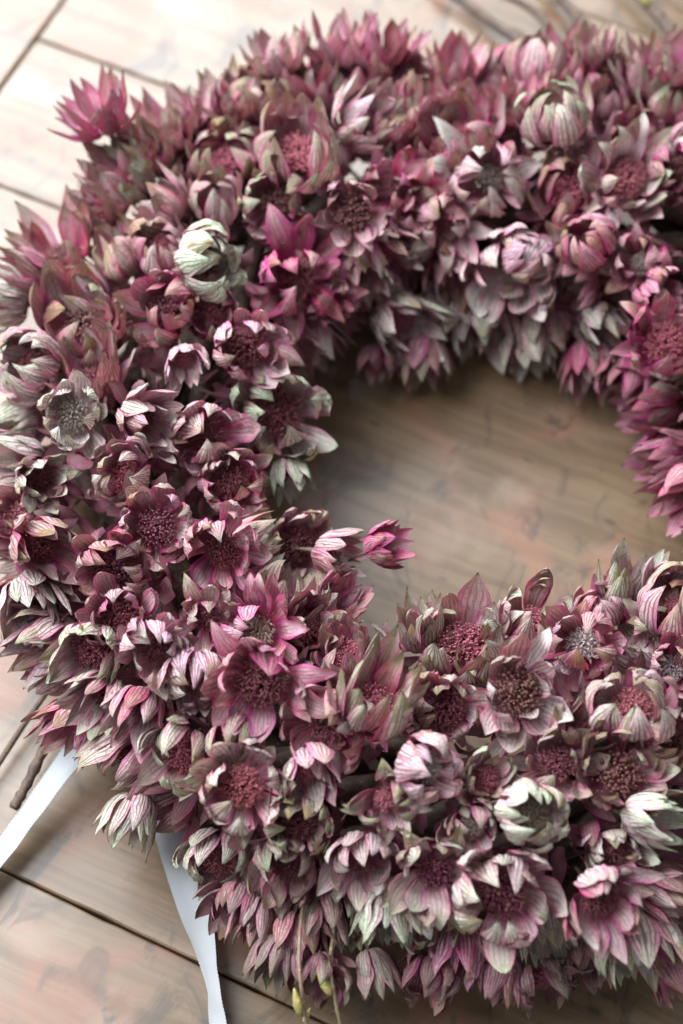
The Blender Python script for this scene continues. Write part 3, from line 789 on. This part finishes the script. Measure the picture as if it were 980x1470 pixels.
    ('Cx',128.7,-25.7,58.3, 0.70,0.14,0.70, 24.3, 0.73,0.17,0.22,'g',''),
    ('C',-122.2,70.7,53.4, -0.49,0.38,0.78, 21.5, 0.58,0.03,0.70,'b',''),
    ('B',-19.0,148.2,39.0, 0.11,0.97,0.22, 22.8, 0.46,0.36,0.57,'g',''),
    ('F',-84.6,23.3,38.5, 0.80,-0.14,-0.59, 23.5, 0.51,0.44,0.52,'k',''),
    ('Cx',84.5,-73.2,60.7, 0.01,0.14,0.99, 19.6, 0.56,0.23,0.22,'k',''),
    ('C',58.8,-137.1,31.1, 0.14,-0.98,-0.15, 20.7, 0.37,0.22,0.29,'k',''),
    ('F',90.1,-6.2,26.7, -0.70,-0.47,-0.54, 21.2, 0.50,0.08,0.31,'r',''),
    ('C',-150.8,-15.6,33.6, -0.86,-0.15,0.48, 20.4, 0.36,0.50,0.28,'g',''),
    ('F',25.6,148.6,39.1, 0.14,0.94,-0.30, 20.2, 0.76,0.19,0.36,'g',''),
    ('F',7.3,-146.5,28.1, 0.25,-0.70,-0.67, 21.8, 0.50,0.28,0.55,'r',''),
    ('O',-145.3,33.7,36.9, -0.96,0.06,-0.26, 23.1, 0.43,0.39,0.24,'b',''),
    ('C',-86.4,-28.8,29.9, 0.64,0.35,-0.68, 23.2, 0.45,0.20,0.41,'b',''),
    ('Cx',136.2,-56.4,28.9, 0.85,-0.52,-0.12, 22.3, 0.45,0.10,0.70,'r',''),
    ('B',6.5,148.2,26.8, -0.00,1.00,0.03, 19.7, 0.56,0.42,0.50,'k',''),
    ('O',-47.9,139.7,27.9, -0.59,0.80,-0.06, 22.2, 0.56,0.36,0.24,'b',''),
    ('F',56.5,-128.8,55.4, 0.61,-0.57,0.55, 20.7, 0.69,0.19,0.49,'b',''),
    ('B',-33.5,144.2,32.1, -0.15,0.95,-0.28, 22.6, 0.48,0.34,0.45,'b',''),
    ('Cx',145.9,27.8,33.0, 0.86,-0.06,-0.50, 23.1, 0.45,0.44,0.57,'b',''),
    ('Cx',92.4,102.9,55.2, 0.46,0.10,0.88, 22.5, 0.74,0.47,0.40,'r',''),
    ('C',56.3,-71.4,29.5, -0.48,0.85,-0.20, 23.1, 0.45,0.07,0.20,'g',''),
    ('O',-74.6,127.4,28.3, -0.06,0.82,-0.57, 21.2, 0.62,0.24,0.31,'b',''),
    ('O',84.9,-29.2,43.8, -0.92,-0.06,0.38, 24.1, 0.67,0.16,0.28,'k',''),
    ('Ox',128.3,-67.3,54.8, 0.96,0.14,0.22, 20.1, 0.42,0.15,0.61,'b',''),
    ('B',-113.8,91.5,26.1, -0.74,0.45,-0.50, 20.0, 0.63,0.28,0.52,'r',''),
    ('Ox',104.2,45.3,59.5, -0.41,-0.33,0.85, 24.1, 0.74,0.46,0.49,'r',''),
    ('F',56.3,139.8,45.5, 0.81,0.58,0.09, 19.7, 0.48,0.35,0.42,'g',''),
    ('Ox',116.5,93.8,36.8, 0.94,0.26,-0.21, 23.7, 0.53,0.08,0.38,'r',''),
    ('F',-91.5,1.7,28.3, 0.96,0.05,-0.26, 22.6, 0.60,0.17,0.50,'g',''),
    ('C',-75.9,46.3,34.3, 0.81,-0.52,0.27, 23.6, 0.43,0.18,0.34,'k',''),
    ('F',-48.4,-73.3,33.5, 0.43,0.85,-0.32, 19.6, 0.42,0.03,0.68,'b',''),
    ('F',-83.5,123.7,37.3, -0.36,0.90,0.23, 23.5, 0.48,0.15,0.45,'g',''),
    ('Cx',110.1,-104.2,28.9, -0.12,-0.94,-0.31, 20.5, 0.61,0.31,0.23,'b',''),
    ('F',83.2,124.1,44.3, 0.51,0.66,0.55, 20.1, 0.37,0.25,0.56,'r',''),
    ('F',-143.5,-35.4,34.0, -0.97,-0.15,-0.20, 24.3, 0.52,0.05,0.33,'k',''),
    ('C',-133.2,54.8,51.5, -0.78,0.37,0.50, 21.0, 0.62,0.10,0.68,'g',''),
    ('O',-145.3,5.3,28.0, -0.79,0.00,-0.61, 23.1, 0.52,0.05,0.57,'b',''),
    ('Ox',139.3,49.5,29.1, 0.62,0.47,-0.63, 20.9, 0.60,0.05,0.47,'r',''),
    ('C',69.9,51.8,37.6, -0.69,-0.71,0.16, 19.5, 0.66,0.33,0.25,'r',''),
    ('O',-132.9,66.1,39.4, -0.88,0.46,-0.09, 24.3, 0.46,0.15,0.31,'b',''),
    ('Fx',142.7,38.2,47.0, 0.74,0.57,0.36, 21.9, 0.50,0.12,0.56,'b',''),
    ('O',-106.2,87.9,57.9, -0.85,0.41,0.33, 22.3, 0.57,0.18,0.43,'b',''),
    ('C',-70.8,-64.0,51.2, 0.32,0.71,0.62, 24.3, 0.49,0.20,0.45,'r',''),
    ('Ox',146.0,-16.7,44.0, 0.91,-0.13,0.39, 24.4, 0.37,0.24,0.40,'r',''),
    ('B',7.5,148.5,49.0, -0.26,0.96,-0.14, 21.3, 0.39,0.37,0.49,'r',''),
    ('C',-131.3,-66.1,28.6, -0.66,-0.26,-0.71, 21.4, 0.52,0.36,0.32,'r',''),
    ('Cx',91.0,-101.5,57.0, 0.46,-0.60,0.66, 21.7, 0.46,0.47,0.43,'r',''),
    ('Ox',125.5,50.7,58.0, 0.00,0.04,1.00, 20.5, 0.74,0.40,0.37,'r',''),
    ('F',-63.9,124.5,56.3, -0.41,-0.10,0.91, 21.3, 0.72,0.18,0.66,'r',''),
    ('F',91.0,-3.4,46.5, -1.00,0.01,0.05, 23.9, 0.36,0.34,0.24,'r',''),
    ('F',87.0,18.3,45.1, -0.93,0.11,0.34, 20.6, 0.41,0.21,0.60,'g',''),
    ('O',72.8,-58.6,54.2, -0.47,0.88,0.11, 21.6, 0.60,0.18,0.45,'b',''),
    ('F',77.9,125.9,25.8, -0.10,0.95,-0.30, 20.5, 0.80,0.46,0.60,'g',''),
    ('F',-130.8,18.2,58.0, -0.11,0.32,0.94, 23.1, 0.75,0.11,0.39,'r',''),
    ('F',-139.3,47.8,25.3, -0.90,0.43,0.11, 21.4, 0.39,0.20,0.27,'g',''),
    ('C',32.0,-144.6,28.7, 0.28,-0.87,-0.40, 19.5, 0.60,0.02,0.37,'g',''),
    ('B',-108.8,104.6,38.4, -0.74,0.49,0.47, 20.8, 0.63,0.23,0.21,'g',''),
    ('F',-85.2,118.2,26.8, -0.73,0.57,-0.37, 22.4, 0.50,0.15,0.40,'r',''),
    ('F',20.2,86.2,35.0, -0.25,-0.81,-0.53, 22.3, 0.49,0.24,0.60,'b',''),
    ('B',75.0,111.6,56.1, 0.36,0.51,0.78, 24.0, 0.69,0.46,0.30,'r',''),
    ('O',-111.8,-90.1,23.4, -0.65,-0.72,-0.23, 22.5, 0.72,0.21,0.44,'r',''),
    ('C',-95.7,-111.7,26.7, -0.75,-0.31,-0.59, 20.2, 0.48,0.03,0.68,'k',''),
    ('C',-27.5,-143.3,26.3, 0.07,-0.93,-0.37, 21.4, 0.60,0.44,0.69,'r',''),
    ('C',71.3,-53.1,37.8, -0.88,0.48,-0.01, 23.1, 0.42,0.47,0.59,'b',''),
    ('C',-66.2,-131.4,27.2, -0.20,-0.76,-0.61, 19.7, 0.64,0.10,0.25,'g',''),
    ('C',30.9,99.9,56.8, -0.04,-0.15,0.99, 23.4, 0.50,0.03,0.49,'k',''),
    ('F',-86.2,-42.3,54.4, 0.90,0.29,0.33, 21.6, 0.65,0.46,0.63,'g',''),
    ('F',-7.2,88.2,39.1, 0.11,-0.99,-0.04, 21.9, 0.56,0.11,0.21,'b',''),
    ('C',37.7,81.1,40.5, -0.48,-0.87,0.06, 23.5, 0.59,0.33,0.30,'g',''),
]
PROTO = {}
def joined_proto(kind):
    """a whole flower in one mesh, for the part of the ring the photograph leaves out"""
    if kind in PROTO: return PROTO[kind]
    rg = random.Random(ord(kind))
    vs, fs, us, ss = [], [], [], []
    for kd, vi, M in bract_layout(kind, rg):
        v, f, u, s = bract_arrays(kd, rg, 4, 8, True)
        n0 = len(vs)
        vs += [M @ p for p in v]; fs += [tuple(n0 + i for i in q) for q in f]; us += u; ss += s
    PROTO[kind] = mesh_from("flower", vs, fs, M_BRACT, us, ss)
    return PROTO[kind]

def build_flower(spec, i):
    kind, x, y, z, ax, ay, az, L, pink, pale, green, cen, lab = spec
    rg = random.Random(1000 + i)
    pink = min(max(pink + rg.gauss(0, .10), 0), 1); green = min(max(green * 1.1 + rg.gauss(0, .15), 0), 1)
    M = Matrix.Translation(Vector((x, y, z)) * 0.001) @ axis_matrix((ax, ay, az), rg.uniform(0, 6.28)) @ Matrix.Diagonal((L * 0.001 * rg.uniform(.8, 1.05), L * 0.001 * rg.uniform(.95, 1.1), L * 0.001, 1))
    if kind.endswith('x'):
        o = add_obj("flower", joined_proto(kind[0]), wreath, M)
        o.color = (pink, pale, green, .85)
        return
    fl = add_obj("flower", None, wreath, M)
    fl.empty_display_size = 0.3
    shade = (0.68 if pale == 0 else 0.95 if pale < 0.25 else 1.0 if pale < 0.5 else 1.03)  # heads with no pale tint darkened in colour to mimic the shadowed lower rim
    if lab: fl["label"] = lab
    for kd, vi, Mb in bract_layout(kind, rg):
        o = add_obj("bract", LIB[kd][vi], fl, Mb)
        j = lambda a, s: min(max(a + rg.gauss(0, s), 0), 1)
        o.color = (j(pink, .13), j(pale, .24), j(green, .18), shade * rg.uniform(.9, 1.08))
    if cen == 'n': cen = rg.choice('rkb')
    st, cc = CENTRE[cen]
    s = rg.uniform(0.9, 1.1) * (1.0 if kind == 'O' and cen == 'b' else 0.86 if kind in 'CO' else 0.75)
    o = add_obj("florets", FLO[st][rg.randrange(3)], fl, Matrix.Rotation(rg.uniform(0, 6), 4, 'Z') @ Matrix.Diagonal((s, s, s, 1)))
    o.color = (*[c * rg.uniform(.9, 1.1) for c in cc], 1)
    add_obj("stem", STEM, fl, Matrix.Rotation(rg.uniform(0, 6), 4, 'Z'))
for i, sp in enumerate(FLOWERS): build_flower(sp, i)

# ---- the tangle of bracts deep between the flower heads
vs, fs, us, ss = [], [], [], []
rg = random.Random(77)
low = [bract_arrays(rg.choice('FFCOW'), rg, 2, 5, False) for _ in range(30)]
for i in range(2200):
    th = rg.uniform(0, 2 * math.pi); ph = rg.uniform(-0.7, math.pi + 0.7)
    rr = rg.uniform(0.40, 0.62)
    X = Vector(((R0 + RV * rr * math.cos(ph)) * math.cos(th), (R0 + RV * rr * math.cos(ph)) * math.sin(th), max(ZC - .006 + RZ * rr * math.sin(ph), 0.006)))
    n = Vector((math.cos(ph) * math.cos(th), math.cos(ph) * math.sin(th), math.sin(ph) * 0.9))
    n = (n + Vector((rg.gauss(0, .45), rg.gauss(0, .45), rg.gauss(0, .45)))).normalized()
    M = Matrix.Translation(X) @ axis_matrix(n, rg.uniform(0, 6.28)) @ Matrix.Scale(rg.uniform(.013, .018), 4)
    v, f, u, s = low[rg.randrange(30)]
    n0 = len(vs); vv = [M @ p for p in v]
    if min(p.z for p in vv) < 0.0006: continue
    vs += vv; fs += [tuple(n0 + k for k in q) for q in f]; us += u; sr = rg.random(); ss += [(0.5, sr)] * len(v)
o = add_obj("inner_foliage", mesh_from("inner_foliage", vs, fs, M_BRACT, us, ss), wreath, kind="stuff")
o.color = (0.85, 0.0, 0.35, 0.5)  # colour value lowered to paint in the dark of the crevices

# ------------------------------------------------------------------ twigs poking out of the wreath
def twig(pts, r0, r1, name="twig", mat=M_TWIG, sub=8, knob=0.0):
    c = catmull([Vector(p) * 0.001 for p in pts], sub)
    n = len(c)
    rad = []
    for i in range(n):
        r = (r0 + (r1 - r0) * i / (n - 1)) * 0.001
        r *= 1 + knob * (0.5 + 0.5 * math.sin(i * 1.9)) + 0.06 * math.sin(i * 0.7)
        rad.append(r)
    v, f = tube(c, rad, 8)
    return add_obj(name, mesh_from(name, v, f, mat), wreath)
def leaf_bud(parent, p, d, ln, wd, mat=M_BUD):
    p = Vector(p) * 0.001; d = Vector(d).normalized()
    pts = [p + d * ln * 0.001 * t for t in (0, .15, .4, .65, .85, 1)]
    v, f = tube(pts, [wd * 0.001 * k for k in (.35, .8, 1, .75, .4, .06)], 7)
    return add_obj("leaf_bud", mesh_from("leaf_bud", v, f, mat), parent)
# far side
t = twig([(52, 150, 8), (30, 212, 7), (14, 232, 6), (-6, 252, 6), (-24, 272, 6)], 2.3, 1.7)
leaf_bud(t, (-4, 250, 6.5), (-.9, .3, .3), 7, 1.9, M_TWIG)
t = twig([(58, 160, 8), (40, 222, 8), (22, 242, 10), (-4, 251, 8)], 1.9, 1.4)
t = twig([(74, 160, 8), (60, 214, 7), (46, 240, 7), (34, 262, 7)], 2.3, 1.9)
leaf_bud(t, (40, 247, 7), (-.8, .5, .4), 8, 2.2, M_TWIG); leaf_bud(t, (38, 250, 8), (-.2, .9, .5), 7, 1.8)
t = twig([(118, 160, 8), (96, 210, 7), (80, 240, 7), (64, 264, 7)], 2.4, 1.9)
leaf_bud(t, (80, 239, 8), (-.6, .6, .5), 8, 1.8); leaf_bud(t, (84, 231, 7), (.1, .9, .3), 7, 2.0, M_TWIG)
t = twig([(130, 180, 8), (108, 226, 7), (90, 258, 7), (84, 268, 7)], 1.3, 1.1)
# lower left
t = twig([(-118, -56, 14), (-140, -62, 10), (-152, -77, 7), (-164, -98, 5), (-172, -112, 4)], 1.1, .9)
t = twig([(-122, -62, 14), (-138, -74, 11), (-146, -88, 8), (-152, -102, 6), (-156, -110, 5)], 1.6, 1.4, knob=.34)
# lower edge: two thin budded twigs springing out in front
t = twig([(-58, -138, 30), (-60.6, -156, 40), (-61.1, -169, 41), (-60.4, -177, 39), (-59.4, -183, 34), (-57.8, -190, 28), (-56, -199, 21)], .6, .5, mat=M_STEM, knob=.2)
leaf_bud(t, (-60.7, -184, 37), (-.2, .75, .5), 8.5, 1.5); leaf_bud(t, (-59.8, -185, 32), (.35, .7, .4), 5, .9)
t = twig([(-48, -144, 24), (-51.6, -163, 35), (-51.9, -172, 38), (-50.8, -177.7, 35), (-49.5, -183, 30), (-47.9, -190, 25), (-46, -199, 18)], .6, .5, mat=M_STEM, knob=.2)
leaf_bud(t, (-51.8, -178, 36), (-.45, .8, .3), 9, 1.6)

# ------------------------------------------------------------------ white satin ribbon
ribbon = add_obj("satin_ribbon", None)
ribbon["label"] = "white satin ribbon with two loose tails coming out from under the wreath"
ribbon["category"] = "ribbon"
def strip(ctrl, width, nlen=14, nw=8):
    cs = catmull([Vector(c[0]) * 0.001 for c in ctrl], nlen)
    ws = catmull([Vector(c[1]).normalized() for c in ctrl], nlen)
    vs, fs, us = [], [], []
    n = len(cs)
    edgeL, edgeR = [], []
    for i in range(n):
        t = (cs[min(i + 1, n - 1)] - cs[max(i - 1, 0)]).normalized()
        w = (ws[i] - t * ws[i].dot(t)).normalized()
        nm = t.cross(w)
        for k in range(nw + 1):
            u = -1 + 2 * k / nw
            cr = 0.0013 * math.cos(u * 1.5) + 0.0005 * noise.noise(Vector((i * 0.16, u * 0.8, width)))
            vs.append(cs[i] + w * u * width * 0.0005 + nm * cr)
            us.append(((u + 1) / 2, i / n * 4))
        edgeL.append((vs[-1], nm)); edgeR.append((vs[-nw - 1], nm))
    for i in range(n - 1):
        for k in range(nw):
            a = i * (nw + 1) + k
            fs.append((a, a + 1, a + nw + 2, a + nw + 1))
    tail = add_obj("ribbon_tail", mesh_from("ribbon_tail", vs, fs, M_SATIN, us), ribbon)
    # woven picot edge: a row of tiny stitches along both sides
    ev, ef = [], []
    for edge in (edgeL, edgeR):
        acc = 0.0
        for i in range(len(edge) - 1):
            p, q = edge[i][0], edge[i + 1][0]
            sl = (q - p).length; d = (q - p).normalized() if sl > 0 else Vector((1, 0, 0))
            while acc < sl:
                c = p + d * acc
                n0 = len(ev)
                for v in ICO_V:
                    ev.append(c + Vector((v.x, v.y, v.z)) * 0.00022 + d * (v.dot(d) * 0.00022))
                ef += [tuple(n0 + k for k in f) for f in ICO_F]
                acc += 0.00115
            acc -= sl
    add_obj("stitched_edge", mesh_from("stitched_edge", ev, ef, M_SATIN, [(0.5, 0.5)] * len(ev)), tail)
    return tail
strip([((-110, -80, 18), (.5, .75, .3)), ((-124, -87, 21), (-.1, .9, .2)), ((-136, -96, 17), (-.45, .75, -.1)), ((-147, -110, 12), (-.58, .62, -.35)),
       ((-158, -125, 8), (-.59, .61, -.42)), ((-172, -144, 5.5), (-.6, .6, -.3))], 9.0)
strip([((-108, -104, 17), (.95, .3, .0)), ((-103, -120, 13), (.93, .2, .1)), ((-97.5, -137, 9), (.9, .1, .3)), ((-92, -154, 7), (.62, .05, .75)),
       ((-88.5, -168, 7), (.35, .1, .93)), ((-86.5, -183, 5.5), (.55, .15, .8)), ((-85, -200, 4), (.85, .1, .45))], 11.5)
